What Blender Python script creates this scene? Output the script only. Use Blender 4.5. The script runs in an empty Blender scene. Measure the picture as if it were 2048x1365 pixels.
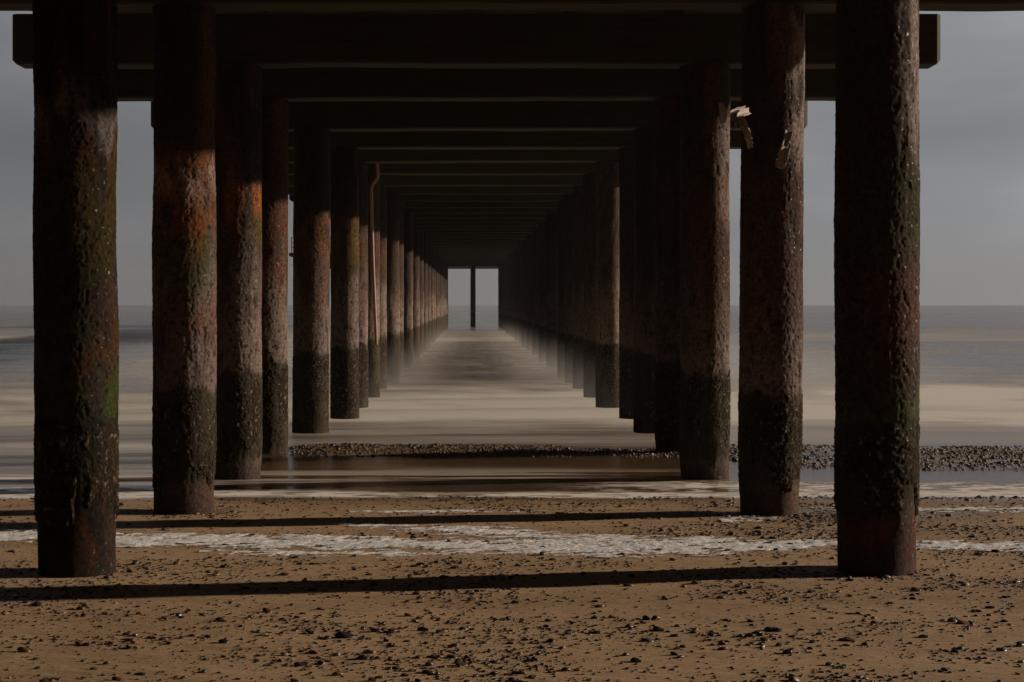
import bpy, math, random
import numpy as np
from mathutils import Vector, Matrix
random.seed(7); rng = np.random.default_rng(7)
scene = bpy.context.scene
COL = scene.collection
EYE = 1.80; F = 3435.0; VX = 947.0; HY = 611.0

def at(px, py, Y):                       # photo pixel at distance Y -> x, z in the world
    return (px - VX) * Y / F, EYE - (py - HY) * Y / F
def at_ground(px, py, g=0.13):
    Y = F * (EYE - g) / (py - HY)
    return (px - VX) * Y / F, Y

# ---------------------------------------------------------------- numpy noise
def _hash(ix, iy, iz, seed):
    h = (ix * 374761393 + iy * 668265263 + iz * 2147483647 + seed * 1274126177) & 0xFFFFFFFF
    h = ((h ^ (h >> 13)) * 1274126177) & 0xFFFFFFFF
    h = ((h ^ (h >> 16)) * 2246822519) & 0xFFFFFFFF
    return ((h ^ (h >> 15)) & 0xFFFFFF) / float(0xFFFFFF)
def vnoise(x, y, z, seed=0):
    x, y, z = np.broadcast_arrays(x, y, z)
    fx, fy, fz = np.floor(x), np.floor(y), np.floor(z)
    ix, iy, iz = fx.astype(np.int64), fy.astype(np.int64), fz.astype(np.int64)
    tx, ty, tz = x - fx, y - fy, z - fz
    tx = tx*tx*(3-2*tx); ty = ty*ty*(3-2*ty); tz = tz*tz*(3-2*tz)
    r = 0
    for a in (0, 1):
        wx = tx if a else 1-tx
        for b in (0, 1):
            wy = ty if b else 1-ty
            for c in (0, 1):
                wz = tz if c else 1-tz
                r = r + wx*wy*wz*_hash(ix+a, iy+b, iz+c, seed)
    return r
def fbm(x, y, z=0.0, octv=4, seed=0, gain=.5):
    s, a, t = 0, 1.0, 0
    for o in range(octv):
        k = 2.03**o
        s = s + a*vnoise(x*k+o*17.3, y*k+o*5.1, z*k-o*9.7, seed+o*13); t += a; a *= gain
    return s/t
def sm(a, b, x):
    t = np.clip((x-a)/(b-a), 0, 1); return t*t*(3-2*t)
def mixc(c, d, f):
    f = np.asarray(f)[..., None]; return c*(1-f) + np.asarray(d, dtype=float)*f

# ---------------------------------------------------------------- object helpers
def link_mesh(name, V, Fc, mat, parent=None, col=None, smooth=True, mask=None):
    me = bpy.data.meshes.new(name)
    V = np.asarray(V, dtype=np.float32); Fc = np.asarray(Fc, dtype=np.int32)
    n = Fc.shape[1]
    me.vertices.add(len(V)); me.vertices.foreach_set('co', V.ravel())
    me.loops.add(Fc.size); me.loops.foreach_set('vertex_index', Fc.ravel())
    me.polygons.add(len(Fc)); me.polygons.foreach_set('loop_start', np.arange(0, Fc.size, n, dtype=np.int32))
    try: me.polygons.foreach_set('loop_total', np.full(len(Fc), n, dtype=np.int32))
    except Exception: pass
    me.polygons.foreach_set('use_smooth', np.full(len(Fc), smooth))
    me.update(calc_edges=True); me.validate()
    if col is not None:
        a = me.color_attributes.new('tint', 'FLOAT_COLOR', 'POINT')
        c = np.ones((len(V), 4), dtype=np.float32); c[:, :3] = col
        if mask is not None: c[:, 3] = mask
        a.data.foreach_set('color', c.ravel())
    me.materials.append(mat)
    o = bpy.data.objects.new(name, me); COL.objects.link(o)
    if parent: o.parent = parent
    return o
def tag(o, label=None, cat=None, group=None, kind=None):
    if label: o['label'] = label
    if cat: o['category'] = cat
    if group: o['group'] = group
    if kind: o['kind'] = kind
    return o
def empty(name, loc):
    o = bpy.data.objects.new(name, None); o.location = loc; o.empty_display_size = .3
    COL.objects.link(o); return o
def grid_faces(nu, nv, wrap=False):      # index = i*nv + j ; i rows(nu), j columns(nv)
    j2 = nv if wrap else nv-1
    i, j = np.meshgrid(np.arange(nu-1), np.arange(j2), indexing='ij')
    jn = (j+1) % nv
    return np.stack([i*nv+j, i*nv+jn, (i+1)*nv+jn, (i+1)*nv+j], -1).reshape(-1, 4)
class MB:                                # collects quads into one mesh
    def __init__(s): s.v = []; s.f = []
    def box(s, x0, x1, y0, y1, z0, z1, dz0=0, dz1=0, ch=0.0):
        # box along y with its far end lifted (dz1) and near end (dz0)
        n = len(s.v)
        s.v += [(x0,y0,z0+dz0),(x1,y0,z0+dz0),(x1,y1,z0+dz1),(x0,y1,z0+dz1),(x0,y0,z1+dz0),(x1,y0,z1+dz0),(x1,y1,z1+dz1),(x0,y1,z1+dz1)]
        for q in ((0,3,2,1),(4,5,6,7),(0,1,5,4),(1,2,6,5),(2,3,7,6),(3,0,4,7)): s.f.append([n+k for k in q])
    def tube(s, pts, r, n=10):
        P = [Vector(p) for p in pts]; base = len(s.v)
        for i, p in enumerate(P):
            d = (P[min(i+1, len(P)-1)] - P[max(i-1, 0)]).normalized()
            a = d.cross(Vector((0,1,.01))).normalized(); b = d.cross(a)
            rr = r[i] if isinstance(r, (list, tuple)) else r
            for k in range(n):
                t = 2*math.pi*k/n; s.v.append(tuple(p + a*rr*math.cos(t) + b*rr*math.sin(t)))
        for i in range(len(P)-1):
            for k in range(n):
                k2 = (k+1) % n
                s.f.append([base+i*n+k, base+i*n+k2, base+(i+1)*n+k2, base+(i+1)*n+k])
    def build(s, name, mat, parent=None, smooth=False): return link_mesh(name, s.v, s.f, mat, parent, smooth=smooth)

# ---------------------------------------------------------------- materials
def newmat(name):
    m = bpy.data.materials.new(name); m.use_nodes = True
    nt = m.node_tree; return m, nt, nt.nodes['Principled BSDF']
def nd(nt, t, **kw):
    n = nt.nodes.new(t)
    for k, v in kw.items(): setattr(n, k, v)
    return n
def tex(nt, scale, detail=5, rough=.55, vec=None, st=None):
    tc = nd(nt, 'ShaderNodeNewGeometry')
    n = nd(nt, 'ShaderNodeTexNoise'); n.inputs['Scale'].default_value = scale
    n.inputs['Detail'].default_value = detail; n.inputs['Roughness'].default_value = rough
    if st:
        mp = nd(nt, 'ShaderNodeMapping'); mp.inputs['Scale'].default_value = st
        nt.links.new(tc.outputs['Position'], mp.inputs['Vector']); nt.links.new(mp.outputs[0], n.inputs['Vector'])
    else: nt.links.new(tc.outputs['Position'], n.inputs['Vector'])
    return n
def bump(nt, p, h, strength, dist, prev=None):
    b = nd(nt, 'ShaderNodeBump'); b.inputs['Strength'].default_value = strength; b.inputs['Distance'].default_value = dist
    nt.links.new(h, b.inputs['Height'])
    if prev: nt.links.new(prev.outputs[0], b.inputs['Normal'])
    nt.links.new(b.outputs[0], p.inputs['Normal']); return b
def ramp(nt, src, stops):
    r = nd(nt, 'ShaderNodeValToRGB'); e = r.color_ramp.elements
    while len(e) < len(stops): e.new(.5)
    for k, (pos, c) in enumerate(stops):
        e[k].position = pos; e[k].color = (c[0], c[1], c[2], 1) if len(c) == 3 else c
    nt.links.new(src, r.inputs[0]); return r
def attr_mat(name, rough=.5, spec=.4, bscale=60, bstr=.6, bdist=.01, vary=.5, wetspots=0):
    m, nt, p = newmat(name)
    a = nd(nt, 'ShaderNodeAttribute', attribute_name='tint')
    n = tex(nt, bscale*.6, 6, .65)
    mul = nd(nt, 'ShaderNodeMix', data_type='RGBA', blend_type='MULTIPLY'); mul.inputs[0].default_value = 1
    r = ramp(nt, n.outputs['Fac'], [(.3, (1-vary,)*3), (.7, (1+vary,)*3)])
    nt.links.new(a.outputs['Color'], mul.inputs[6]); nt.links.new(r.outputs[0], mul.inputs[7])
    nt.links.new(mul.outputs[2], p.inputs['Base Color'])
    p.inputs['Roughness'].default_value = rough; p.inputs['Specular IOR Level'].default_value = spec
    n2 = tex(nt, bscale, 8, .7); bump(nt, p, n2.outputs['Fac'], bstr, bdist)
    if wetspots:
        n4 = tex(nt, wetspots, 3, .6)
        a1 = nd(nt, 'ShaderNodeMapRange'); a1.inputs[1].default_value = .63; a1.inputs[2].default_value = .73; a1.inputs[3].default_value = .02; a1.inputs[4].default_value = spec
        a2 = nd(nt, 'ShaderNodeMapRange'); a2.inputs[1].default_value = .63; a2.inputs[2].default_value = .73; a2.inputs[3].default_value = .7; a2.inputs[4].default_value = rough
        nt.links.new(n4.outputs['Fac'], a1.inputs[0]); nt.links.new(n4.outputs['Fac'], a2.inputs[0])
        nt.links.new(a1.outputs[0], p.inputs['Specular IOR Level']); nt.links.new(a2.outputs[0], p.inputs['Roughness'])
    return m, nt, p

M_pile, _, _ = attr_mat('pile_surface', .28, .5, 60, .8, .006, .55, 38)
M_crust, _, _ = attr_mat('mussel_crust', .25, .5, 90, 1.0, .012, .6, 45)
M_peb, _, _ = attr_mat('pebble_stone', .3, .28, 120, .25, .003, .35)
# pebbles that are objects of their own: colour from the object
m, nt, p = newmat('single_pebble'); oi = nd(nt, 'ShaderNodeObjectInfo')
n = tex(nt, 70, 5); mul = nd(nt, 'ShaderNodeMix', data_type='RGBA', blend_type='MULTIPLY'); mul.inputs[0].default_value = 1
r = ramp(nt, n.outputs['Fac'], [(.3, (.6,)*3), (.7, (1.3,)*3)])
nt.links.new(oi.outputs['Color'], mul.inputs[6]); nt.links.new(r.outputs[0], mul.inputs[7]); nt.links.new(mul.outputs[2], p.inputs['Base Color'])
p.inputs['Roughness'].default_value = .33; p.inputs['Specular IOR Level'].default_value = .5
M_single = m
# dark wet timber of the beams, joists and deck
def wood(name, c0, c1, c2, axis):
    m, nt, p = newmat(name)
    st = (1, 12, 12) if axis == 'x' else (12, 1, 12)
    n = tex(nt, 1.6, 8, .65, st=st); n2 = tex(nt, .9, 4)
    r = ramp(nt, n.outputs['Fac'], [(.3, c0), (.55, c1), (.8, c0)])
    mx = nd(nt, 'ShaderNodeMix', data_type='RGBA'); r2 = ramp(nt, n2.outputs['Fac'], [(.45, (0,0,0)), (.62, (1,1,1))])
    nt.links.new(r2.outputs[0], mx.inputs[0]); nt.links.new(r.outputs[0], mx.inputs[6]); mx.inputs[7].default_value = (*c2, 1)
    nt.links.new(mx.outputs[2], p.inputs['Base Color'])
    p.inputs['Roughness'].default_value = .75; p.inputs['Specular IOR Level'].default_value = .2
    bump(nt, p, n.outputs['Fac'], .7, .02); return m
M_beam = wood('beam_timber', (.022,.015,.009), (.045,.034,.017), (.032,.032,.009), 'x')
M_joist = wood('joist_timber', (.035,.026,.016), (.07,.052,.03), (.045,.04,.02), 'y')
m, nt, p = newmat('pipe_iron'); p.inputs['Base Color'].default_value = (.22,.12,.07,1); p.inputs['Roughness'].default_value = .45
n = tex(nt, 12, 5); bump(nt, p, n.outputs['Fac'], .4, .01); M_pipe = m
m, nt, p = newmat('head_concrete'); n = tex(nt, 3, 6); r = ramp(nt, n.outputs['Fac'], [(.3,(.07,.06,.05)),(.7,(.13,.115,.10))])
nt.links.new(r.outputs[0], p.inputs['Base Color']); p.inputs['Roughness'].default_value = .8; M_head = m
m, nt, p = newmat('rail_iron'); p.inputs['Base Color'].default_value = (.06,.055,.05,1); p.inputs['Roughness'].default_value = .6
n = tex(nt, 30, 3); bump(nt, p, n.outputs['Fac'], .2, .005); M_rail = m
m, nt, p = newmat('torn_sleeve'); n = tex(nt, 40, 6, .7)
r = ramp(nt, n.outputs['Fac'], [(.3,(.16,.11,.085)),(.6,(.40,.30,.25))]); nt.links.new(r.outputs[0], p.inputs['Base Color'])
p.inputs['Roughness'].default_value = .7; bump(nt, p, n.outputs['Fac'], .8, .01); M_torn = m

# sand
m, nt, p = newmat('wet_sand')
a = nd(nt, 'ShaderNodeAttribute', attribute_name='tint')
n = tex(nt, 2.2, 6, .6, st=(.5, 1.6, 1)); r = ramp(nt, n.outputs['Fac'], [(.25,(.82,)*3), (.75,(1.15,)*3)])
n3 = tex(nt, 260, 3, .6); r3 = ramp(nt, n3.outputs['Fac'], [(.3,(.8,)*3), (.7,(1.18,)*3)])
mu = nd(nt, 'ShaderNodeMix', data_type='RGBA', blend_type='MULTIPLY'); mu.inputs[0].default_value = 1
mu2 = nd(nt, 'ShaderNodeMix', data_type='RGBA', blend_type='MULTIPLY'); mu2.inputs[0].default_value = 1
nt.links.new(a.outputs['Color'], mu.inputs[6]); nt.links.new(r.outputs[0], mu.inputs[7])
nt.links.new(mu.outputs[2], mu2.inputs[6]); nt.links.new(r3.outputs[0], mu2.inputs[7]); nt.links.new(mu2.outputs[2], p.inputs['Base Color'])
mr = nd(nt, 'ShaderNodeMapRange'); mr.inputs[3].default_value = .72; mr.inputs[4].default_value = .16
nt.links.new(a.outputs['Alpha'], mr.inputs[0]); nt.links.new(mr.outputs[0], p.inputs['Roughness'])
p.inputs['Specular IOR Level'].default_value = .35
nb = tex(nt, 9, 7, .6, st=(.6, 1.5, 1))
bw = nd(nt, 'ShaderNodeMath', operation='MULTIPLY_ADD'); bw.inputs[1].default_value = -.85; bw.inputs[2].default_value = .9
nt.links.new(a.outputs['Alpha'], bw.inputs[0])
b1 = bump(nt, p, nb.outputs['Fac'], .35, .02); nt.links.new(bw.outputs[0], b1.inputs['Strength'])
b2 = bump(nt, p, n3.outputs['Fac'], .25, .003, b1); nt.links.new(bw.outputs[0], b2.inputs['Strength'])
M_sand = m
# sea: tint = colour, alpha = how foamy
m, nt, p = newmat('sea_water')
a = nd(nt, 'ShaderNodeAttribute', attribute_name='tint')
nt.links.new(a.outputs['Color'], p.inputs['Base Color'])
mr = nd(nt, 'ShaderNodeMapRange'); mr.inputs[3].default_value = .2; mr.inputs[4].default_value = .6
nt.links.new(a.outputs['Alpha'], mr.inputs[0]); nt.links.new(mr.outputs[0], p.inputs['Roughness'])
p.inputs['IOR'].default_value = 1.33; p.inputs['Specular IOR Level'].default_value = .5
nb = tex(nt, 1.0, 5, .6, st=(.25, 1.6, 1)); bump(nt, p, nb.outputs['Fac'], .25, .06)
g = nd(nt, 'ShaderNodeNewGeometry'); sp = nd(nt, 'ShaderNodeSeparateXYZ'); nt.links.new(g.outputs['Position'], sp.inputs[0])
ss = nd(nt, 'ShaderNodeMapRange'); ss.inputs[1].default_value = 17; ss.inputs[2].default_value = 27; ss.inputs[3].default_value = .1; ss.inputs[4].default_value = 16
nt.links.new(sp.outputs['Y'], ss.inputs[0]); nt.links.new(ss.outputs[0], p.inputs['Subsurface Scale'])
p.subsurface_method = 'RANDOM_WALK'; p.inputs['Subsurface Weight'].default_value = 1; p.inputs['Subsurface Radius'].default_value = (1, .9, .8)
M_sea = m
m, nt, p = newmat('sea_foam'); p.inputs['Base Color'].default_value = (.62,.56,.50,1); p.inputs['Roughness'].default_value = .5
n = tex(nt, 170, 3, .6); n2 = tex(nt, 60, 4); r = ramp(nt, n2.outputs['Fac'], [(.3,(.70,.65,.59)),(.6,(.93,.90,.86))]); nt.links.new(r.outputs[0], p.inputs['Base Color'])
bump(nt, p, n.outputs['Fac'], .7, .006)
p.inputs['Subsurface Weight'].default_value = 0; a = nd(nt, 'ShaderNodeAttribute', attribute_name='tint'); n5 = tex(nt, 85, 4, .7); r5 = ramp(nt, n5.outputs['Fac'], [(.30,(.45,)*3),(.50,(1,1,1))])
mm = nd(nt, 'ShaderNodeMath', operation='MULTIPLY'); nt.links.new(a.outputs['Alpha'], mm.inputs[0]); nt.links.new(r5.outputs[0], mm.inputs[1]); nt.links.new(mm.outputs[0], p.inputs['Alpha'])
M_foam = m

# ---------------------------------------------------------------- the ground sheet
def bar_amp(x): return np.interp(x, [-9,-3.2,-2.3,-1.8,0,.9,1.25,1.7,2.6,3.4,5,9,20], [-.06,-.045,0,.03,.036,.02,-.006,.012,.012,.016,.018,.018,.016])
def bar_front(x): return np.interp(x, [-3,2.3,3.6,9], [19.9,19.7,18.3,17.6])
WATER_CH = .045
def sand_h(x, Y):
    base = np.interp(Y, [-80,-20,0,6,10.35,13.7,15.0,15.9,17.2,19.2,21.8,24,30,60,400,9000], [3.5,1.3,.42,.235,.175,.142,.098,.035,.012,.0,-.01,-.12,-.45,-1.6,-6,-30])
    wob = (fbm(x*.22+3, Y*.5, 0, 3, 11)-.5)
    h = base + wob*.05*sm(4, 9, Y)*(1-sm(22, 26, Y))
    f = bar_front(x) + (fbm(x*.8, 1.7, 0, 3, 5)-.5)*.5
    w = sm(-.7, .6, Y-f)*(1-sm(21.0, 22.0, Y+(fbm(x*.9, 8.1, 0, 3, 6)-.5)*.5))
    barz = WATER_CH + bar_amp(x) + (fbm(x*2.0, Y*2.6, 0, 4, 9)-.5)*.07
    h = h*(1-w) + barz*w
    # hollow scoured round the piles
    for (px_, py_) in SCOUR:
        d2 = ((x-px_)**2 + (Y-py_)**2)
        h = h - .016*np.exp(-d2/.14)
    h = h + (fbm(x*2.3, Y*5, 0, 4, 21)-.5)*.014*(1-sm(18, 25, Y))
    return h
SCOUR = [(-2.45,10.6),(2.48,10.6),(-2.34,13.9),(2.395,13.9)]
def axis(parts):
    out = []
    for a, b, n in parts: out.append(np.linspace(a, b, n, endpoint=False))
    out.append([parts[-1][1]]); return np.concatenate(out)
gx = axis([(-900,-60,14),(-60,-9,26),(-9,-5.5,50),(-5.5,5.8,380),(5.8,9,46),(9,60,26),(60,900,14)])
gy = axis([(-80,0,20),(0,6.4,40),(6.4,22.5,520),(22.5,40,50),(40,400,24),(400,9000,8)])
X, Yg = np.meshgrid(gx, gy)
Hs = sand_h(X.ravel(), Yg.ravel())
Vs = np.stack([X.ravel(), Yg.ravel(), Hs], -1)
wet = sm(.115, .05, Hs)*sm(13, 15, Yg.ravel())
nz = fbm(X.ravel()*.35, Yg.ravel()*1.2, 0, 3, 31)
film = sm(.52, .62, nz)*sm(11.8, 14.5, Yg.ravel())*sm(1.0, 3.5, X.ravel())*.85
wet = np.clip(np.maximum(wet, film), 0, 1)
cs = np.tile(np.array([.385,.245,.132]), (len(Hs), 1))
cs = mixc(cs, (.325,.203,.108), sm(.4,.7, fbm(X.ravel()*.5, Yg.ravel()*1.6, 0, 4, 33)))
cs = mixc(cs, (.15,.088,.042), wet*.85)
ground = link_mesh('ground', Vs, grid_faces(len(gy), len(gx)), M_sand, col=cs, mask=wet)
tag(ground, 'brown wet beach sand sloping down into the sea', 'ground', kind='structure')

# ---------------------------------------------------------------- the sea
us = axis([(-6,-1.2,10),(-1.2,-.38,40),(-.38,.40,520),(.40,1.2,40),(1.2,6,10)])
q = np.concatenate([np.linspace(3435*1.8/14.0, 60, 560, endpoint=False), np.linspace(60, 4, 190, endpoint=False), np.linspace(4, .6, 12)])
ys = 3435*1.8/q
Y2, U2 = np.meshgrid(ys, us, indexing='ij'); Y2 = Y2.ravel(); X2 = U2.ravel()*Y2
amp = np.interp(Y2, [15,22,27,40,80,160,600,12000], [0,.0,.012,.07,.16,.2,.2,0])
zw = WATER_CH*(1-sm(20.6, 25, Y2)) + amp*(fbm(X2*.035+.2*np.sin(Y2*.11), Y2*.17, 0, 3, 41)-.5)
zw = zw + .006*(fbm(X2*.4, Y2*2.2, 0, 3, 44)-.5)
zw = zw + sm(15.9, 15.3, Y2)*.0
def band(a, b, c, d, y): return sm(a, b, y)*(1-sm(c, d, y))
Yw = Y2 + (fbm(X2*.16, Y2*.12, 0, 3, 51)-.5)*np.interp(Y2, [15,20,40,100], [1.2,2.2,9,22])
st1 = fbm(X2*.55, Y2*5.5, 0, 5, 61, .6); st2 = fbm(X2*1.7, Y2*9.0, 0, 4, 62, .6); st3 = fbm(X2*.09, Y2*.55, 0, 4, 63)
side_r = sm(1.6, 3.4, X2); side_l = sm(-2.2, -3.4, X2); mid = 1-np.clip(side_r+side_l, 0, 1)
foam = np.zeros_like(X2)
edge = Y2 - 15.75 - (fbm(X2*.5, 3.3, 0, 3, 71)-.5)*.7
lace0 = .55*st1+.45*st2; lace = sm(.42, .56, lace0)
foam += band(-.25,.0,.22,.6, edge)*(.25+.75*sm(.36,.54,fbm(X2*5, Y2*16, 0, 4, 65, .6)))          # first edge of the swash
lace3 = sm(.44,.60, fbm(X2*6, Y2*13, 0, 5, 64, .65))
foam += band(15.5,15.8,16.7,17.3, Y2+(st3-.5)*1.2)*(.08+.92*lace3)*np.clip(side_r+.55*sm(.5,1.6,X2), 0, 1)
foam += band(15.4,15.7,16.2,16.6, Y2+(st3-.5)*.8)*(.05+.95*lace3)*side_l*.9
foam += band(16.9,17.1,17.5,18.2, Y2+(st3-.5)*1.2)*(.2+.6*lace)*side_l*.8
foam += band(16.3,16.9,17.8,18.8, Yw)*mid*.42*sm(.38,.6,st1)
foam += band(16,17,21,24, Y2)*side_l*(.16+.28*sm(.42,.62,st1))
foam += band(20.5,21.8,26,30, Yw)*(.26+.25*sm(.40,.66,st1*.6+st3*.4))
foam += band(23.5,28,33,44, Yw)*(.62+.55*sm(.32,.62,fbm(X2*.42+Y2*.10, Y2*.20, 0, 4, 68)))*(1-.12*side_l+.25*side_r)
foam += band(40,46,70,82, Yw)*(.02+.05*(1-mid)+.20*sm(.48,.68,fbm(X2*.5, Y2*.13, 0, 4, 67)))
foam += band(74,88,110,135, Yw)*(.34+.22*sm(.4,.7,fbm(X2*.05, Y2*.07, 0, 4, 69)))
foam += sm(120,150,Y2)*.10*sm(.4,.7,fbm(X2*.01, Y2*.06, 0, 3, 66))
foam += (fbm(X2*.7+Y2*.15, Y2*1.0, 0, 4, 72, .6)-.5)*.5*band(21,26,80,160,Y2) + (fbm(X2*.16-Y2*.05, Y2*.30, 0, 3, 73)-.5)*.55*band(23,30,90,160,Y2)
foam = np.clip(foam, 0, 1)
cw = np.tile(np.array([.13,.105,.085]), (len(X2), 1))
cw = mixc(cw, (.10,.056,.024), band(14,14.5,19.6,21.2,Y2)*(1-.75*side_l))
cw = mixc(cw, (.075,.042,.024), band(34,43,72,88,Yw)*np.clip(.35+mid,0,1)*(.6+.4*sm(.35,.6,fbm(X2*.6, Y2*.14, 0, 4, 70))))
cw = mixc(cw, (.86,.755,.64), foam)
sea = link_mesh('sea', np.stack([X2, Y2, zw], -1), grid_faces(len(ys), len(us)), M_sea, col=cw, mask=foam)
tag(sea, 'grey brown sea smoothed to milk by surf, running out to the horizon', 'sea', kind='structure')

# ---------------------------------------------------------------- the pier
pier = empty('pier', (0, 10.35, 0))
tag(pier, 'long dark pier on two rows of round encrusted piles running out to sea', 'pier')
def own(o):                              # parent to the pier keeping world coordinates
    o.parent = pier; o.matrix_parent_inverse = Matrix.Translation((0, -10.35, 0)); return o
def deck_z(Y): return EYE + 2.32 + .0067*Y
ZB = [10.6, 13.9, 17.5, 20.5, 24.3, 27.4, 30.3, 33.5, 37.0, 40.0, 43.1]
y_ = 46.3
while y_ < 141: ZB.append(y_); y_ += 3.2
ZB.append(144.0)
NB = len(ZB)
Lx = {0:2.445,1:2.34,2:2.41,3:2.47,4:2.31,5:2.055,6:2.11,7:2.05,8:2.12,9:1.97}
Rx = {0:2.485,1:2.395,2:2.36,3:2.42,4:2.52,5:2.58,6:2.385,7:2.40,8:2.39,9:2.38}
Rad = {('L',5):.225, ('L',7):.22, ('R',6):.225}
def left_x(i): return Lx.get(i, float(np.interp(ZB[i], [43,60,78,111,144], [1.98,2.0,2.08,2.27,2.37])))
def right_x(i): return Rx.get(i, float(np.interp(ZB[i], [43,144], [2.37,2.34])))

BROWN = (.038,.025,.018); DARK = (.016,.012,.010); PALE = (.155,.114,.092); RUST = (.10,.038,.020); ORANGE = (.18,.058,.012); GREEN = (.038,.040,.010); BRIGHTG = (.062,.078,.014); WHITE = (.33,.26,.22); REDB = (.062,.031,.022)
# patches: (z low, z high, colour, strength)
PATCH = {
 ('L',0): [(2.15,2.82,ORANGE,.55),(1.95,2.70,GREEN,.75),(2.84,3.00,WHITE,.6),(1.45,1.62,ORANGE,.55),(1.12,1.42,BRIGHTG,.8),(1.5,2.0,GREEN,.35)],
 ('L',1): [(2.20,3.02,ORANGE,.6),(2.66,2.86,WHITE,.55),(1.9,2.35,GREEN,.6),(1.55,1.75,RUST,.5)],
 ('L',2): [(2.74,3.0,ORANGE,1.0),(2.45,2.80,ORANGE,.4),(2.40,2.75,GREEN,.6)],
 ('L',3): [(1.9,2.9,RUST,.5),(1.4,2.1,PALE,.5)],
 ('L',4): [(2.35,3.0,ORANGE,.4),(1.8,2.3,RUST,.35)],
 ('L',5): [(2.45,3.15,ORANGE,.4),(2.3,3.1,GREEN,.65)],
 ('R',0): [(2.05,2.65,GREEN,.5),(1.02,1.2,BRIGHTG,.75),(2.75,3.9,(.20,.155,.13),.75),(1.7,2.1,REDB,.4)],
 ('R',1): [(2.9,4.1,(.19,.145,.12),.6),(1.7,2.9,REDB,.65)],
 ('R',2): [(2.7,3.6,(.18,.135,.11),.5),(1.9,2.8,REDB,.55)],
}
def pile(side, i, x, Y, R=.25, top=None, lean=(0,0), z0=None, name='pile'):
    seed = (i*7 + (0 if side == 'L' else 3) + (50 if side == 'C' else 0)) + 100
    pxm = F/2/Y
    res = max(.0065, .9/pxm)
    top = deck_z(Y)-.004 if top is None else top
    z0 = float(sand_h(np.array([x]), np.array([Y]))[0])-.25 if z0 is None else z0
    nv = int(min(220, max(18, 2*math.pi*R/res))); nu = int(min(640, max(24, (top-z0)/res/ (1 if Y < 30 else 2))))
    zz = np.linspace(z0, top, nu); th = np.linspace(0, 2*math.pi, nv, endpoint=False)
    Z, T = np.meshgrid(zz, th, indexing='ij'); Z = Z.ravel(); T = T.ravel()
    cx, sx = np.cos(T), np.sin(T); o = seed*3.7
    q1 = fbm(cx*.9+o, sx*.9, Z*1.3, 3, seed); q2 = fbm(cx*3.6+o, sx*3.6, Z*7, 5, seed+1, .6); q3 = fbm(cx*17+o, sx*17, Z*44, 3, seed+2, .6)
    pits = sm(.60, .70, fbm(cx*11+o, sx*11, Z*26, 3, seed+4))
    band_n = (fbm(cx*2+o, sx*2, Z*1.5, 3, seed+3)-.5)
    zc = float(np.interp(Y, [10,13.9,17.5,20.5,24.3], [.66,.46,.34,.15,-.2]))
    smooth_low = sm(zc+.12, zc-.22, Z+band_n*.5)
    lowk = 1-.8*smooth_low
    # older wooden skin a little thicker above, with scars
    step = .008*sm(-.05,.05, band_n*1.2+np.sin(Z*1.7+seed)*.25)
    r = R + (q1-.5)*.028 + ((q2-.5)*.006 + (q3-.5)*.011 - pits*.005)*lowk + step*.5*lowk - .012*smooth_low
    lx = lean[0]*(Z-z0)/(top-z0); ly = lean[1]*(Z-z0)/(top-z0)
    V = np.stack([x + lx + r*cx, Y + ly + r*sx, Z], -1)
    # albedo
    c = np.tile(np.array(BROWN), (len(Z), 1))
    c = mixc(c, DARK, sm(.42,.66, q2)*.7)
    c = mixc(c, DARK, sm(3.0, 3.5, Z+band_n)*(.5 if side == 'L' else .15))  # top darkened, mostly on the left row: deck's shade put into the colour
    pz = sm(2.7, 1.5, Z+band_n*1.6)*(1 if i > 0 else .25)*(.85 if side == 'L' else .55)
    pz = np.maximum(pz, .8*sm(1.75,1.25,Z+band_n*.4)*(i > 0))
    c = mixc(c, PALE, pz*sm(.22,.5,q2)*.95)
    c = mixc(c, RUST, sm(.5,.68, fbm(cx*1.4+o, sx*1.4, Z*1.1, 4, seed+6))*(.5 if i < 5 else .15)*sm(1.3,1.8,Z))
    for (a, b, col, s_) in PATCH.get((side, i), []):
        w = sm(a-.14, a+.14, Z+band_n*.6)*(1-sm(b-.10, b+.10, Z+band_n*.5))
        if len(col) == 3 and col[0] in (.20, .19, .18) and side == 'R': w = w*sm(.1, .55, cx+band_n*.5)  # right piles: pale patch kept to the sunward side, sunlit look painted in
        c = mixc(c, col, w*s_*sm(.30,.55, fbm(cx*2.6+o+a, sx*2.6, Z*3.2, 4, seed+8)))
    if side == 'L' and 4 < i < 9:
        c = mixc(c, ORANGE, .15*band(2.3,2.7,3.0,3.2,Z+band_n*.6)*sm(.4,.6,q1))
    low = mixc(mixc(np.tile(np.array(RUST)*.85, (len(Z), 1)), (.055,.034,.025), sm(.4,.62,q2)), (.028,.019,.015), sm(.42,.60,fbm(cx*1.5+o, sx*1.5, Z*3, 4, seed+9)))
    if i not in (0,): low = mixc(low, (.060,.040,.030), .6)
    c = mixc(c, low, smooth_low)
    c = mixc(c, (.022,.015,.012), pits*.75*lowk)
    c = mixc(c, (.03,.026,.014), band(zc-.14,zc-.02,1.08,1.16, Z+band_n*.22)*.9)
    c = mixc(c, (.05,.04,.032), sm(z0+.45, z0+.25, Z)*.5)
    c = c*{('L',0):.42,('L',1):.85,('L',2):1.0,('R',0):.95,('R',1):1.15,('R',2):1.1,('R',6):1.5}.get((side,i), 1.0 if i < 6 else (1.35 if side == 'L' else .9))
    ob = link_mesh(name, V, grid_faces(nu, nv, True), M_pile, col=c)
    own(ob)
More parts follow.
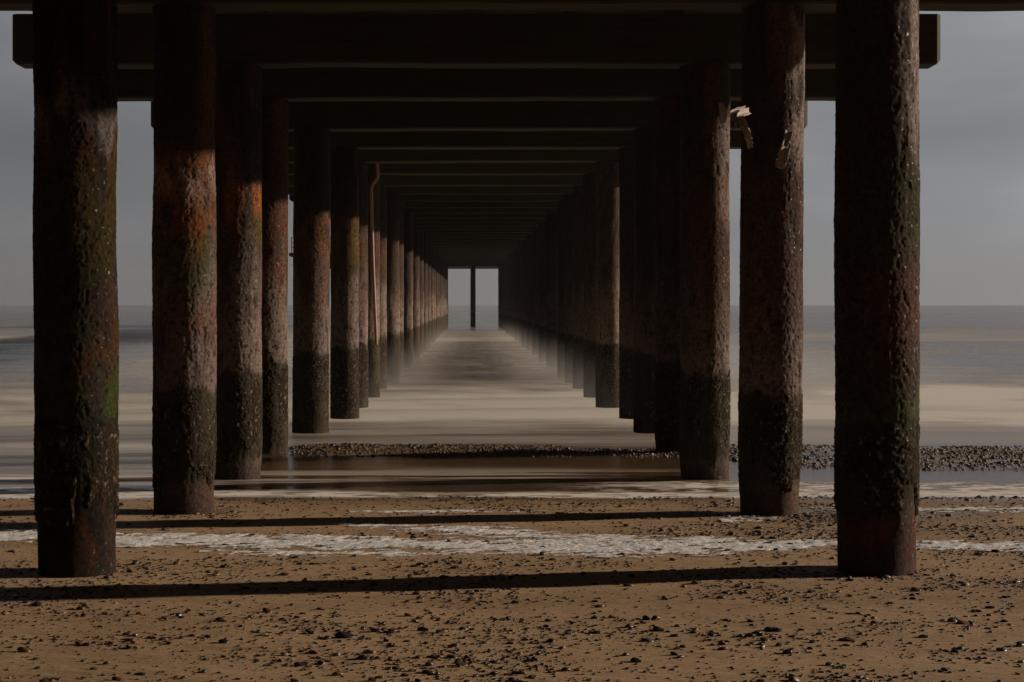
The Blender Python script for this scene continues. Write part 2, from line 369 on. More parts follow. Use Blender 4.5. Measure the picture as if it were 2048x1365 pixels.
    if Y < 62:                            # the mussel and weed belt
        zt = 1.20; zb = float(np.interp(Y, [10,13.9,17.5,20.5,24.3], [.50,.30,.20,.02,-.3]))
        nu2 = int(min(170, max(14, (zt-zb)/res))); nv2 = int(min(240, nv*1.2))
        Z, T = np.meshgrid(np.linspace(zb, zt, nu2), np.linspace(0, 2*math.pi, nv2, endpoint=False), indexing='ij'); Z = Z.ravel(); T = T.ravel()
        cx, sx = np.cos(T), np.sin(T)
        rag = fbm(cx*3+o, sx*3, Z*3, 4, seed+20)-.5; rag2 = fbm(cx*1.2+o, sx*1.2, Z*.3, 2, seed+23)-.5
        m_ = sm(zb+.02, zb+.22, Z+rag*.7+rag2*.4) * (1-sm(zt-.16, zt-.03, Z+rag*.35+rag2*.2))
        cl = fbm(cx*15+o, sx*15, Z*58, 3, seed+21, .6); cl2 = fbm(cx*7+o, sx*7, Z*20, 3, seed+22)
        r = R - .03 + m_*(.034 + (cl-.5)*.024 + (cl2-.5)*.012) + (q1.mean()-.5)*.02
        f_ = (Z-z0)/(top-z0)
        V = np.stack([x + lean[0]*f_ + r*cx, Y + lean[1]*f_ + r*sx, Z], -1)
        c = np.tile(np.array((.026,.017,.009)), (len(Z), 1))
        c = mixc(c, (.075,.050,.022), sm(.55,.74,cl)*.7); c = mixc(c, (.012,.010,.010), sm(.5,.35,cl2)*.7)
        c = mixc(c, (.15,.12,.09), sm(.68,.78,fbm(cx*11+o, sx*11, Z*30, 2, seed+25)))
        cr = link_mesh('mussel_crust', V, grid_faces(nu2, nv2, True), M_crust, col=c)
        cr.parent = ob
    return ob
piles = {}
lean = {('L',4): (.03,0), ('R',3): (0,0), ('L',0):(-.02,0), ('R',1):(.03,0), ('R',0):(.01,0)}
for i in range(NB):
    for side, fx in (('L', -left_x(i)), ('R', right_x(i))):
        if i > 10 and i % 2 == 1 and i != NB-1: continue
        jit = random.uniform(-.03, .03) if i > 9 else 0
        piles[(side, i)] = pile(side, i, fx+jit, ZB[i], Rad.get((side, i), .25 if i < 10 else .24), lean=lean.get((side, i), (0, 0)))
# two rows continue behind the camera towards the shore, out of the frame but part of the pier's shade
for i, Y in enumerate((6.9, 3.4, -.2, -3.8, -7.4)):
    for side, fx in (('L', -2.42), ('R', 2.42)): pass
piles[('C', 0)] = pile('C', 36, -.04, 144.0, .215)
tagp = {('L',0):'thick pile with green and orange algae above a rusty foot', ('L',1):'pile with orange and pale scars above dark mussel belt',
        ('L',2):'pile with a bright orange rust patch high on its lit side', ('R',0):'thick pile with one small bright green weed patch',
        ('R',1):'pile with a torn gash and hanging pale flap near its top', ('R',2):'pile with a peeling strip of its sleeve curling away',
        ('R',6):'single right row pile with its seaward side sunlit', ('C',0):'lone centre pile in the bright far opening'}
for k, v in tagp.items(): piles[k]['label'] = v

def subpart(o, par):                     # pile mesh sits at the world origin, so plain parenting keeps the place
    o.parent = par; return o

# torn sleeve on the third right pile : a thin curling band of wrapping
def strip(pts, widths, thick, name, par, mat=M_torn, seed=1):
    P = [Vector(p) for p in pts]; n = 28; vv = []; ff = []
    def cat(t):
        t = t*(len(P)-1); k = min(int(t), len(P)-2); u = t-k
        p0, p1, p2, p3 = P[max(k-1,0)], P[k], P[k+1], P[min(k+2,len(P)-1)]
        w = widths[k]*(1-u) + widths[k+1]*u
        return .5*((2*p1)+(p2-p0)*u+(2*p0-5*p1+4*p2-p3)*u*u+(3*p1-p0-3*p2+p3)*u**3), w
    rnd = random.Random(seed); m_ = 7
    for a in range(n+1):
        c_, w = cat(a/n); d = (cat(min(a/n+.02,1))[0]-cat(max(a/n-.02,0))[0]).normalized()
        sd = d.cross(Vector((0,1,0))).normalized(); nr = sd.cross(d)
        for s_ in (1, -1):
            for b in range(m_):
                t = b/(m_-1)*2-1
                w_ = w*(1+.25*rnd.uniform(-1,1)*(abs(t) > .9))
                vv.append(tuple(c_ + sd*t*w_/2 + nr*(s_*thick/2 + .02*(1-t*t)) + nr*.003*rnd.uniform(-1,1)))
    row = 2*m_
    for a in range(n):
        b0, b1 = a*row, (a+1)*row
        for k in range(m_-1):
            ff.append([b0+k, b0+k+1, b1+k+1, b1+k]); ff.append([b0+m_+k+1, b0+m_+k, b1+m_+k, b1+m_+k+1])
        ff.append([b0+m_, b0, b1, b1+m_]); ff.append([b0+m_-1, b0+2*m_-1, b1+2*m_-1, b1+m_-1])
    for b0 in (0, n*row):
        for k in range(m_-1): ff.append([b0+k, b0+m_+k, b0+m_+k+1, b0+k+1])
    return subpart(link_mesh(name, vv, ff, mat, smooth=True), par)
def P3(px, py, Y): x, z = at(px, py, Y); return (x, Y, z)
r3 = piles[('R',2)]; Yc = 17.28
strip([P3(1440,205,Yc-.04), P3(1446,222,Yc-.06), P3(1446,246,Yc-.03)], [.03,.075,.05], .03, 'torn_sleeve', r3, seed=5)
r2 = piles[('R',1)]; Yc = 13.36
strip([P3(1500,222,Yc+.2), P3(1480,229,Yc+.06), P3(1484,242,Yc), P3(1492,262,Yc-.03), P3(1498,281,Yc-.02), P3(1501,297,Yc+.01)], [.05,.05,.05,.052,.048,.04], .014, 'torn_sleeve', r2, seed=2)
strip([P3(1492,216,Yc+.2), P3(1466,224,Yc+.07), P3(1468,238,Yc+.02), P3(1472,251,Yc+.01)], [.03,.035,.03,.015], .012, 'torn_sleeve', r2, seed=3)
Yc = 13.50
strip([P3(1578,262,Yc+.13), P3(1574,280,Yc+.1), P3(1566,300,Yc+.03)], [.07,.05,.04], .02, 'torn_flap', r2, seed=9)
strip([P3(1572,294,Yc-.03), P3(1566,312,Yc-.05), P3(1561,336,Yc-.06)], [.06,.075,.06], .02, 'torn_flap', r2, seed=4)
strip([P3(1557,318,Yc-.02), P3(1556,332,Yc-.05)], [.03,.035], .016, 'torn_flap', r2, seed=6)

# cross beams
def crossbeam(i):
    Y = ZB[i]; zb = deck_z(Y); xl, xr = -4.66, 4.72
    if i == 4: xl, xr = -4.54, 4.70
    elif i == 6: xl, xr = -4.45, 4.28
    elif i > 4: xl += random.uniform(-.06,.08); xr += random.uniform(-.1,.04)
    w, h, c = .19, .50, .045
    n = 60 if Y < 50 else 16
    prof = [(-w+c*.4,0),(w-c*.4,0),(w,c*.4),(w,h),(-w,h),(-w,c*.4)]
    xs = [xl] + list(np.linspace(xl+c, xr-c, n)) + [xr]
    V = []; Fq = []; rr = np.random.default_rng(i+300)
    k = len(prof)
    wob = fbm(np.array(xs)*.8+i*5, i*3.3, 0, 3, 90+i)-.5; wob2 = fbm(np.array(xs)*2.5+i*5, i*3.3, 5, 3, 91+i)-.5
    for a, x in enumerate(xs):
        e = 1 if 0 < a < len(xs)-1 else 0
        for (py, pz) in prof:
            yy = py if e else py*(1-c/w*1.1); z_ = pz if e else (c if pz < .1 else pz)
            V.append((x, Y+yy+wob2[a]*.02, zb+z_+(wob[a]*.035+wob2[a]*.012)*(pz < .1)))
    for a in range(len(xs)-1):
        for b in range(k):
            b2 = (b+1) % k
            Fq.append([a*k+b, a*k+b2, (a+1)*k+b2, (a+1)*k+b])
    L = (len(xs)-1)*k
    for s0 in (0, L):
        Fq.append([s0+0, s0+1, s0+2, s0+5]); Fq.append([s0+5, s0+2, s0+3, s0+4])
    return own(link_mesh('crossbeam', V, Fq, M_beam, smooth=False))
for i in range(NB): crossbeam(i)
# joists: along the pier, lying on the beams ; one board in 0.0067 rise
Y0, Y1 = -12.0, 143.8
def long_box(name, x0, x1, z0, z1, mat, ya=Y0, yb=Y1):
    b = MB(); b.box(x0, x1, ya, yb, z0, z1, dz0=deck_z(ya), dz1=deck_z(yb)); return own(b.build(name, mat))
for x in (-4.22,-3.2,-2.2,-1.1,0,1.1,2.2,3.2,4.25):
    long_box('joist', x-.09, x+.09, .503, .80, M_joist)
b = MB(); yy = Y0
while yy < Y1:
    y2 = min(yy+.19, Y1); b.box(-4.5, 4.5, yy, y2-.006, .803, .86, dz0=deck_z(yy), dz1=deck_z(y2)); yy += .19
own(b.build('deck', M_joist))
# drain pipe bending down one left pile
pY = 33.05
pp = [P3(754,300,pY), P3(754.5,326,pY), P3(756,350,pY), P3(755,356,pY), P3(745,370,pY), P3(743,378,pY), P3(743.5,420,pY), P3(746,520,pY), P3(750,620,pY), P3(753,690,pY)]
b = MB(); b.tube(pp, .03, 12); own(b.build('drainpipe', M_pipe, smooth=True))
# the wider pier head with its ledge and railing
hz = deck_z(144)+.02
b = MB(); b.box(-15.2, 15.2, 144.6, 156, hz, hz+.82)
head = own(b.build('head_platform', M_head))
b = MB(); b.box(-15.5, 15.5, 144.3, 156.3, hz+.822, hz+1.1); subpart(b.build('ledge', M_head), head)
rb = MB(); zt = hz+1.1
for h in (.45, .85, 1.28): rb.box(-15.3, 15.3, 144.5, 144.56, zt+h, zt+h+.06)
for k in range(39): x = -15.3+k*.805; rb.box(x-.03, x+.03, 144.44, 144.50, zt, zt+1.34)
subpart(rb.build('railing', M_rail), head)
b = MB(); b.box(-15.2,-13.9,147,150,zt,zt+1.0); b.box(-15.3,-13.8,146.9,150.1,zt+1.003,zt+1.1); subpart(b.build('locker', M_head), head)
for x in (-14.2, -9.2, -5.4, 5.4, 9.2, 14.2): pile('H', 40+int(x), x, 145.6, .24, top=hz-.003)

# ---------------------------------------------------------------- pebbles
def ico(sub):
    t = (1+5**.5)/2
    v = [(-1,t,0),(1,t,0),(-1,-t,0),(1,-t,0),(0,-1,t),(0,1,t),(0,-1,-t),(0,1,-t),(t,0,-1),(t,0,1),(-t,0,-1),(-t,0,1)]
    v = [Vector(a).normalized() for a in v]
    f = [(0,11,5),(0,5,1),(0,1,7),(0,7,10),(0,10,11),(1,5,9),(5,11,4),(11,10,2),(10,7,6),(7,1,8),(3,9,4),(3,4,2),(3,2,6),(3,6,8),(3,8,9),(4,9,5),(2,4,11),(6,2,10),(8,6,7),(9,8,1)]
    for _ in range(sub):
        nf = []; c = {}
        def midp(a, b):
            k = (min(a,b), max(a,b))
            if k not in c: v.append((v[a]+v[b]).normalized()); c[k] = len(v)-1
            return c[k]
        for a, b_, d in f:
            e, g, h = midp(a,b_), midp(b_,d), midp(d,a); nf += [(a,e,h),(b_,g,e),(d,h,g),(e,g,h)]
        f = nf
    return np.array([tuple(a) for a in v]), np.array(f)
def stone_shape(sub, seed):
    v, f = ico(sub); n = fbm(v[:,0]*1.3+seed*3.1, v[:,1]*1.3, v[:,2]*1.3, 2, seed)
    r = .72 + .56*n; r2 = np.random.default_rng(seed)
    # knock flat facets off so they do not read as balls
    w = v*r[:, None]
    for _ in range(5):
        d = r2.normal(size=3); d /= np.linalg.norm(d); lim = r2.uniform(.55, .85)
        s = w @ d; w = w - np.outer(np.maximum(s-lim, 0)*.85, d)
    return w, f
shapes1 = [stone_shape(1, s) for s in range(8)]; shapes0 = [stone_shape(0, s) for s in range(6)]
def pcol(n, r):
    pal = np.array([(.030,.021,.015),(.050,.032,.020),(.080,.045,.022),(.12,.055,.022),(.055,.045,.036),(.17,.12,.07),(.018,.014,.011)])
    pal = pal*1.35; k = r.choice(7, size=n, p=[.27,.24,.17,.07,.12,.04,.09])
    return pal[k]*r.uniform(.75,1.25,(n,1))
N = 200000
u = rng.uniform(0, 1, N)
Yp = 6.6 + (16.0-6.6)*u**1.1; Xp = rng.uniform(-.32, .36, N)*Yp
dens = fbm(Xp*1.3, Yp*2.2, 0, 4, 201); dens2 = fbm(Xp*.35, Yp*.4, 0, 2, 202); dens3 = vnoise(Xp*9, Yp*12, 0, 203)
pr = sm(.38,.70,dens)*.46 + .09
pr = pr*(.5+.9*sm(.35,.65,dens2))*(.7+.55*sm(-1,3,Xp)) * (.45+.9*dens3)
pr *= np.where(Yp > 12.3, 1.35, 1.0)*np.where(Yp < 9, 1.15, 1)
for (px_, py_) in SCOUR: pr += .30*np.exp(-((Xp-px_-.1)**2+(Yp-py_+.12)**2)/.12)
keep = rng.uniform(0,1,N) < pr*.40
Xp, Yp = Xp[keep], Yp[keep]
Rp = np.clip(np.exp(rng.normal(math.log(.0060), .50, len(Xp))), .003, .024)
# hand placed bigger stones seen in the photograph (pixel x, y, half width in metres, colour)
BIG = [(690,1290,.045,'d'),(655,1293,.026,'d'),(722,1294,.022,'d'),(1555,1276,.034,'d'),(1498,1290,.034,'d'),(1512,1283,.026,'b'),(1478,1291,.02,'d'),(1577,1327,.034,'d'),(1686,1298,.026,'l'),(1470,1132,.022,'t'),(1478,1128,.016,'b'),
       (1262,1158,.03,'d'),(985,1160,.022,'d'),(1345,1122,.024,'d'),(1085,1133,.02,'d'),(268,1303,.02,'o'),(316,1228,.015,'t'),(312,1285,.016,'b'),(335,1300,.02,'o'),(1846,1290,.026,'d'),(2010,1255,.026,'d'),(2040,1310,.03,'d'),(1272,1345,.03,'d'),
       (1405,1020,.02,'d'),(1575,1066,.03,'d'),(1600,1062,.02,'d'),(1700,1165,.03,'d'),(880,1280,.03,'b'),(930,1292,.022,'r'),(1190,1210,.022,'r'),(1750,1260,.022,'d'),(1825,1200,.02,'l'),(1632,1158,.024,'d'),(970,1275,.018,'w'),(1865,1020,.03,'d'),(1715,1238,.022,'r'),(640,1228,.02,'r')]
CC = {'d':(.024,.020,.018),'b':(.055,.038,.027),'l':(.13,.11,.095),'t':(.22,.15,.085),'o':(.20,.09,.035),'r':(.10,.035,.022),'w':(.35,.30,.25)}
BN = {'d':'dark wet','b':'brown','l':'light grey','t':'tan','o':'orange brown','r':'reddish','w':'whitish'}
bx, by = zip(*[at_ground(a, b_, .16) for a, b_, _, _ in BIG])
order = np.argsort(-(Rp/Yp)); nbig = 262
sel = order[:nbig]; rest = order[nbig:]
def scatter(name, Xs, Ys, Rs, shapes, mat, seed, flat=(.42,.62), sink=.25, zf=sand_h):
    r = np.random.default_rng(seed); hz_ = zf(Xs, Ys); cc = pcol(len(Xs), r); VV = []; FF = []; C = []; off = 0
    for k, (v, f) in enumerate(shapes):
        ix = np.where(np.arange(len(Xs)) % len(shapes) == k)[0]
        if not len(ix): continue
        a = r.normal(0, .7, len(ix)); sx = Rs[ix]*r.uniform(1.0,1.6,len(ix)); sy = Rs[ix]*r.uniform(.7,1.05,len(ix)); sz = Rs[ix]*r.uniform(*flat, len(ix))
        P = v[None]*np.stack([sx,sy,sz],-1)[:,None,:]
        ca, sa = np.cos(a)[:,None], np.sin(a)[:,None]
        Q = np.stack([P[...,0]*ca-P[...,1]*sa+Xs[ix][:,None], P[...,0]*sa+P[...,1]*ca+Ys[ix][:,None], P[...,2]+(hz_[ix]+sz*(1-2*sink)*.6)[:,None]], -1)
        nvt = v.shape[0]
        FF.append((f[None] + (np.arange(len(ix))*nvt)[:,None,None] + off).reshape(-1,3)); VV.append(Q.reshape(-1,3)); C.append(np.repeat(cc[ix], nvt, 0)); off += len(ix)*nvt
    return link_mesh(name, np.concatenate(VV), np.concatenate(FF), mat, col=np.concatenate(C), smooth=True)
shg = scatter('shingle', Xp[rest], Yp[rest], Rp[rest], shapes1, M_peb, 5)
tag(shg, 'fine dark pebbles and grit scattered over the brown sand', 'shingle', kind='stuff')
# gravel bar between the two sheets of water
N = 60000
Yb = rng.uniform(17.0, 22.3, N); Xb = rng.uniform(-3, 8.2, N)
hb = sand_h(Xb, Yb); pr = sm(WATER_CH-.034, WATER_CH+.02, hb)*sm(-1.6, 2.0, Yb-bar_front(Xb))
keep = rng.uniform(0,1,N) < pr*np.where(Xb > 3.2, .40, .80)*(.35+sm(.35,.6,fbm(Xb*1.6,Yb*4,0,3,77)))
Xb, Yb = Xb[keep], Yb[keep]; Rb = np.clip(np.exp(rng.normal(math.log(.0105), .4, len(Xb))), .005, .03)
gb = scatter('gravel', Xb, Yb, Rb, shapes0, M_peb, 6, flat=(.6,.95))
tag(gb, 'low bar of wet dark gravel standing out of the shallow water', 'gravel', kind='stuff')
# single pebbles
smesh = []
for s in range(10):
    v, f = stone_shape(2, s+40); o = link_mesh('pebble', v, f, M_single); smesh.append(o.data); bpy.data.objects.remove(o)
hz_ = sand_h(Xp[sel], Yp[sel]); cc = pcol(len(sel), rng)
def cname(c):
    l = sum(c)/3
    if l > .09: return 'pale tan'
    if c[0] > 2.0*c[2] and c[0] > .06: return 'reddish brown'
    if l > .04: return 'grey brown'
    return 'dark wet'
def zone(x, Y):
    if Y > 14.6: return 'at the edge of the shallow water'
    if Y > 12.6: return 'on the sand between the foam line and the water'
    if Y > 11.3: return 'beside the white foam line on the sand'
    if Y > 9.4: return 'on the sand level with the two foremost piles'
    if Y > 8.1: return 'on the sand in front of the foremost piles'
    return 'on the sand closest to the viewer'
def add_pebble(x, Y, R, c, k, z, label, grp):
    o = bpy.data.objects.new('pebble', smesh[k % len(smesh)]); COL.objects.link(o)
    r = random.Random(k*31+5); o.scale = (R*r.uniform(1.05,1.5), R*r.uniform(.75,1.0), R*r.uniform(.5,.68))
    o.rotation_euler = (r.uniform(-.2,.2), r.uniform(-.2,.2), r.gauss(0,.5)); o.location = (x, Y, z+o.scale[2]*.35)
    o.color = (*c, 1); tag(o, label, 'pebble', grp)
for k, j in enumerate(sel):
    w = 'small ' if Rp[j] < .019 else 'larger '
    cn = cname(cc[k])
    add_pebble(Xp[j], Yp[j], Rp[j], cc[k], k, hz_[k], w+cn+' pebble '+zone(Xp[j], Yp[j]), 'pebbles strewn over the sand')
hb_ = sand_h(np.array(bx), np.array(by))
wh = lambda a: 'far left' if a < 450 else 'left of centre' if a < 800 else 'near the centre' if a < 1150 else 'right of centre' if a < 1550 else 'towards the right' if a < 1780 else 'far right'
seen = {}
final_labels = []
for k, (a, b_, R_, c) in enumerate(BIG):
    row = 'along the bottom of the photo' if b_ > 1315 else 'on the lower sand' if b_ > 1250 else 'on the sand below the pile shadow' if b_ > 1185 else 'beside the near pile shadow' if b_ > 1145 else 'just below the foam line' if b_ > 1110 else 'above the foam line'
    lab = ('large ' if R_ > .027 else 'medium ')+BN[c]+' stone '+row+', '+wh(a)
    seen.setdefault(lab, []).append((a, k)); final_labels.append(lab)
ORD = ['first', 'second', 'third', 'fourth', 'fifth', 'sixth']
for k, (a, b_, R_, c) in enumerate(BIG):
    lab = final_labels[k]; same = sorted(seen[lab])
    if len(same) > 1: lab += ', ' + ORD[[q_[1] for q_ in same].index(k)] + ' from the left'
    add_pebble(bx[k], by[k], R_*.72, CC[c], k+500, hb_[k], lab, 'larger stones on the sand')

# ---------------------------------------------------------------- foam left on the sand
def poly_dist(Xs, Ys, pts):              # distance in y to a polyline given as (x, Y, half width)
    pts = sorted(pts); px = [p[0] for p in pts]
    c = np.interp(Xs, px, [p[1] for p in pts]); w = np.interp(Xs, px, [p[2] for p in pts], left=0, right=0)
    return np.abs(Ys-c), w
def foam_pts(L): 
    out = []
    for (a, b_, hw) in L:
        x, Y = at_ground(a, b_, .135); out.append((x, Y, hw*Y*Y/(F*1.66)))
    return out
S1 = foam_pts([(-120,1076,7),(0,1079,8),(240,1084,8),(600,1090,10),(1000,1099,9),(1200,1101,13),(1420,1103,11),(1600,1098,6),(1850,1099,6),(2080,1104,7),(2200,1106,6)])
S2 = foam_pts([(400,1110,2),(520,1113,4),(800,1113,6),(1000,1111,6),(1250,1108,7),(1380,1110,2)])
S3 = foam_pts([(650,1050,1),(760,1054,6),(900,1062,10),(1010,1068,9),(1120,1078,9),(1260,1085,12),(1420,1088,9),(1540,1092,3)])
S4 = foam_pts([(1440,1042,2),(1520,1039,5),(1560,1036,3)]); S5 = foam_pts([(700,1022,2),(900,1020,4),(1040,1018,3)])
S6 = foam_pts([(1620,1010,3),(1800,1014,6),(2060,1015,7),(2200,1015,6)])
fxg = np.arange(-4.4, 5.0, .0085); fyg = np.arange(10.9, 15.2, .0125)
FX, FY = np.meshgrid(fxg, fyg); FX = FX.ravel(); FY = FY.ravel()
n1 = fbm(FX*2.2, FY*5, 0, 4, 301)-.5
wx_ = FX + .10*fbm(FX*6, FY*9, 0, 3, 305); wy_ = FY + .10*fbm(FX*6, FY*9, 4, 3, 306)
rx_, ry_ = wx_*.92+wy_*.39, -wx_*.39+wy_*.92
n2 = fbm(rx_*6, ry_*17, 0, 5, 302, .68); n3 = fbm(rx_*45, ry_*70, 0, 3, 303); n4 = fbm(rx_*15, ry_*42, 0, 3, 309)
msk = np.full_like(FX, -1.0)
for S, thr in ((S1,.385),(S2,.52),(S3,.54),(S4,.54),(S5,.58),(S6,.55)):
    d, w = poly_dist(FX, FY+n1*.22, S)
    e = np.where(w > .001, 1-d/np.maximum(w, .001), -1)
    msk = np.maximum(msk, np.where(e > -.8, np.clip(e, -1, .8)*.34 + (n2-thr)*1.9 + (n4-.5)*.9, -1))
hf = sand_h(FX, FY) + .002 + np.clip(msk, 0, .6)**.8*.014*(.55+.9*fbm(rx_*16, ry_*22, 0, 2, 308)) 
ok = msk > -.04
fal = sm(-.03, .17, msk)
Fg = grid_faces(len(fyg), len(fxg)); kf = ok[Fg].sum(1) >= 3; Fg = Fg[kf]
used = np.unique(Fg); remap = np.zeros(len(FX), dtype=np.int64); remap[used] = np.arange(len(used))
fo = link_mesh('sea_foam', np.stack([FX, FY, hf], -1)[used], remap[Fg], M_foam, col=np.ones((len(used),3)), mask=fal[used])
tag(fo, 'line of white sea foam left across the brown sand', 'sea foam', kind='stuff')

# ---------------------------------------------------------------- spray and haze
def volume_box(name, lo, hi, col, dens, label, noise=None):
    b = MB(); b.box(lo[0], hi[0], lo[1], hi[1], lo[2], hi[2])
    m = bpy.data.materials.new(name); m.use_nodes = True; nt = m.node_tree; nt.nodes.remove(nt.nodes['Principled BSDF'])
    v = nd(nt, 'ShaderNodeVolumePrincipled'); v.inputs['Color'].default_value = (*col, 1); v.inputs['Density'].default_value = dens; v.inputs['Anisotropy'].default_value = 0
    nt.links.new(v.outputs[0], nt.nodes['Material Output'].inputs['Volume'])
    if noise:
        g = nd(nt, 'ShaderNodeNewGeometry'); sp = nd(nt, 'ShaderNodeSeparateXYZ'); nt.links.new(g.outputs['Position'], sp.inputs[0])
        z = nd(nt, 'ShaderNodeMapRange'); z.inputs[1].default_value = 0; z.inputs[2].default_value = hi[2]-.05; z.inputs[3].default_value = 1; z.inputs[4].default_value = 0
        nt.links.new(sp.outputs['Z'], z.inputs[0])
        pw = nd(nt, 'ShaderNodeMath', operation='POWER'); pw.inputs[1].default_value = 2.2; nt.links.new(z.outputs[0], pw.inputs[0])
        ya = nd(nt, 'ShaderNodeMapRange'); ya.inputs[1].default_value = lo[1]; ya.inputs[2].default_value = lo[1]+9; nt.links.new(sp.outputs['Y'], ya.inputs[0])
        n = tex(nt, .35, 2, .5, st=(1, .5, 1.5)); rr = nd(nt, 'ShaderNodeMapRange'); rr.inputs[1].default_value = .35; rr.inputs[2].default_value = .65; rr.inputs[3].default_value = .25; rr.inputs[4].default_value = 1.6
        nt.links.new(n.outputs['Fac'], rr.inputs[0])
        a = nd(nt, 'ShaderNodeMath', operation='MULTIPLY'); c = nd(nt, 'ShaderNodeMath', operation='MULTIPLY'); d = nd(nt, 'ShaderNodeMath', operation='MULTIPLY')
        nt.links.new(pw.outputs[0], a.inputs[0]); nt.links.new(rr.outputs[0], a.inputs[1]); nt.links.new(a.outputs[0], c.inputs[0]); nt.links.new(ya.outputs[0], c.inputs[1])
        xa = nd(nt, 'ShaderNodeMath', operation='ABSOLUTE'); nt.links.new(sp.outputs['X'], xa.inputs[0])
        xr = nd(nt, 'ShaderNodeMapRange'); xr.inputs[1].default_value = 3; xr.inputs[2].default_value = hi[0]; xr.inputs[3].default_value = 1; xr.inputs[4].default_value = 0; xr.interpolation_type = 'SMOOTHSTEP'
        nt.links.new(xa.outputs[0], xr.inputs[0])
        yb = nd(nt, 'ShaderNodeMapRange'); yb.inputs[1].default_value = 36; yb.inputs[2].default_value = hi[1]; yb.inputs[3].default_value = 1; yb.inputs[4].default_value = 0; nt.links.new(sp.outputs['Y'], yb.inputs[0])
        e1 = nd(nt, 'ShaderNodeMath', operation='MULTIPLY'); e2 = nd(nt, 'ShaderNodeMath', operation='MULTIPLY')
        xc = nd(nt, 'ShaderNodeMapRange'); xc.inputs[1].default_value = .5; xc.inputs[2].default_value = 2.1; xc.inputs[3].default_value = .12; xc.inputs[4].default_value = 1; nt.links.new(xa.outputs[0], xc.inputs[0])
        e0 = nd(nt, 'ShaderNodeMath', operation='MULTIPLY'); nt.links.new(c.outputs[0], e0.inputs[0]); nt.links.new(xc.outputs[0], e0.inputs[1])
        nt.links.new(e0.outputs[0], e1.inputs[0]); nt.links.new(xr.outputs[0], e1.inputs[1]); nt.links.new(e1.outputs[0], e2.inputs[0]); nt.links.new(yb.outputs[0], e2.inputs[1])
        nt.links.new(e2.outputs[0], d.inputs[0]); d.inputs[1].default_value = dens; nt.links.new(d.outputs[0], v.inputs['Density'])
        try: m.cycles.volume_step_rate = 4.0
        except Exception: pass
    o = b.build(name, m); tag(o, label, name.replace('_', ' '), kind='stuff'); return o
volume_box('surf_mist', (-14, 26.5, .02), (14, 110, 1.25), (.95,.90,.83), .085, 'low white mist of spray hanging over the surf among the piles', noise=True)
volume_box('haze', (-420, -90, -31.5), (420, 700, 16), (.95,.95,.97), 0.00016, 'thin sea haze in the air')

# ---------------------------------------------------------------- sky, sun, camera
AZ, EL = math.radians(11), math.radians(14.5)
w = bpy.data.worlds.new('World'); scene.world = w; w.use_nodes = True; nt = w.node_tree
bg = nt.nodes['Background']; bg.inputs['Strength'].default_value = 1.0
sky = nd(nt, 'ShaderNodeTexSky', sky_type='NISHITA'); sky.sun_disc = False; sky.sun_elevation = EL; sky.sun_rotation = math.pi/2 - AZ
sky.air_density = 1.5; sky.dust_density = 4
tc = nd(nt, 'ShaderNodeTexCoord'); sp = nd(nt, 'ShaderNodeSeparateXYZ'); nt.links.new(tc.outputs['Generated'], sp.inputs[0])
mp = nd(nt, 'ShaderNodeMapping'); mp.inputs['Scale'].default_value = (2.2, 2.2, 9); nt.links.new(tc.outputs['Generated'], mp.inputs['Vector'])
n = nd(nt, 'ShaderNodeTexNoise'); n.inputs['Scale'].default_value = 1.5; n.inputs['Detail'].default_value = 4; n.inputs['Roughness'].default_value = .45; nt.links.new(mp.outputs[0], n.inputs['Vector'])
cl = ramp(nt, n.outputs['Fac'], [(.30, (.170,.180,.197)), (.52, (.228,.237,.252)), (.72, (.32,.325,.335))])
hzn = nd(nt, 'ShaderNodeMapRange'); hzn.inputs[1].default_value = 0; hzn.inputs[2].default_value = .085; hzn.inputs[3].default_value = 1; hzn.inputs[4].default_value = 0; hzn.interpolation_type = 'SMOOTHSTEP'
nt.links.new(sp.outputs['Z'], hzn.inputs[0])
mx = nd(nt, 'ShaderNodeMix', data_type='RGBA'); nt.links.new(hzn.outputs[0], mx.inputs[0]); nt.links.new(cl.outputs[0], mx.inputs[6]); mx.inputs[7].default_value = (.210,.210,.209,1)
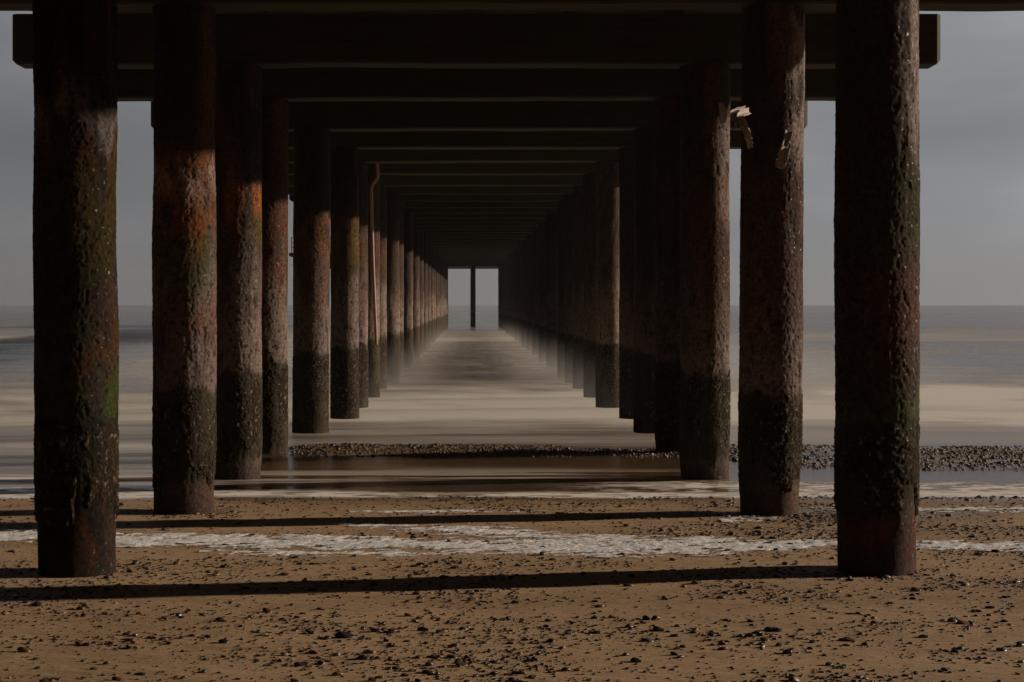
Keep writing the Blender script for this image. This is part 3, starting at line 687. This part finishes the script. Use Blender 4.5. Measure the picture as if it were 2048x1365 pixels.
# sideways: brighter towards the sun's side, dull the other way; unseen sky overhead and behind dimmed so shaded faces stay dark
sx_ = nd(nt, 'ShaderNodeMapRange'); sx_.inputs[1].default_value = -.4; sx_.inputs[2].default_value = .35; sx_.inputs[3].default_value = .60; sx_.inputs[4].default_value = 1.19
nt.links.new(sp.outputs['X'], sx_.inputs[0])
bk = nd(nt, 'ShaderNodeMapRange'); bk.inputs[1].default_value = -.1; bk.inputs[2].default_value = .9; bk.inputs[3].default_value = .02; bk.inputs[4].default_value = 1
nt.links.new(sp.outputs['Y'], bk.inputs[0])
up = nd(nt, 'ShaderNodeMapRange'); up.inputs[1].default_value = .19; up.inputs[2].default_value = .42; up.inputs[3].default_value = 1; up.inputs[4].default_value = .16
nt.links.new(sp.outputs['Z'], up.inputs[0])
m1 = nd(nt, 'ShaderNodeMath', operation='MULTIPLY'); m2 = nd(nt, 'ShaderNodeMath', operation='MULTIPLY')
nt.links.new(sx_.outputs[0], m1.inputs[0]); nt.links.new(bk.outputs[0], m1.inputs[1]); nt.links.new(m1.outputs[0], m2.inputs[0]); nt.links.new(up.outputs[0], m2.inputs[1])
vm = nd(nt, 'ShaderNodeVectorMath', operation='SCALE'); nt.links.new(mx.outputs[2], vm.inputs[0]); nt.links.new(m2.outputs[0], vm.inputs['Scale'])
vs = nd(nt, 'ShaderNodeVectorMath', operation='SCALE'); nt.links.new(sky.outputs[0], vs.inputs[0]); vs.inputs['Scale'].default_value = .05
fin = nd(nt, 'ShaderNodeMix', data_type='RGBA'); fin.inputs[0].default_value = .02
nt.links.new(vm.outputs[0], fin.inputs[6]); nt.links.new(vs.outputs[0], fin.inputs[7]); nt.links.new(fin.outputs[2], bg.inputs['Color'])

sl = bpy.data.lights.new('sun', 'SUN'); sl.energy = 5.0; sl.angle = math.radians(.8); sl.color = (1, .86, .72)
so = bpy.data.objects.new('sun', sl); COL.objects.link(so)
dvec = Vector((math.cos(AZ)*math.cos(EL), math.sin(AZ)*math.cos(EL), math.sin(EL)))
so.rotation_euler = dvec.to_track_quat('Z', 'Y').to_euler(); so.location = (30, 10, 20)

cam = bpy.data.cameras.new('camera'); co = bpy.data.objects.new('camera', cam); COL.objects.link(co)
co.location = (0, 0, EYE); co.rotation_euler = (math.pi/2, 0, 0)
cam.sensor_width = 36; cam.lens = F/2048*36; cam.shift_x = (1024-VX)/2048; cam.shift_y = -(682.5-HY)/2048
cam.clip_end = 20000; cam.clip_start = .1
scene.camera = co
vsn = scene.view_settings; vsn.view_transform = 'Standard'; vsn.look = 'None'; vsn.exposure = 0; vsn.gamma = 1
scene.cycles.max_bounces = 6; scene.cycles.volume_bounces = 0; scene.cycles.use_denoising = True
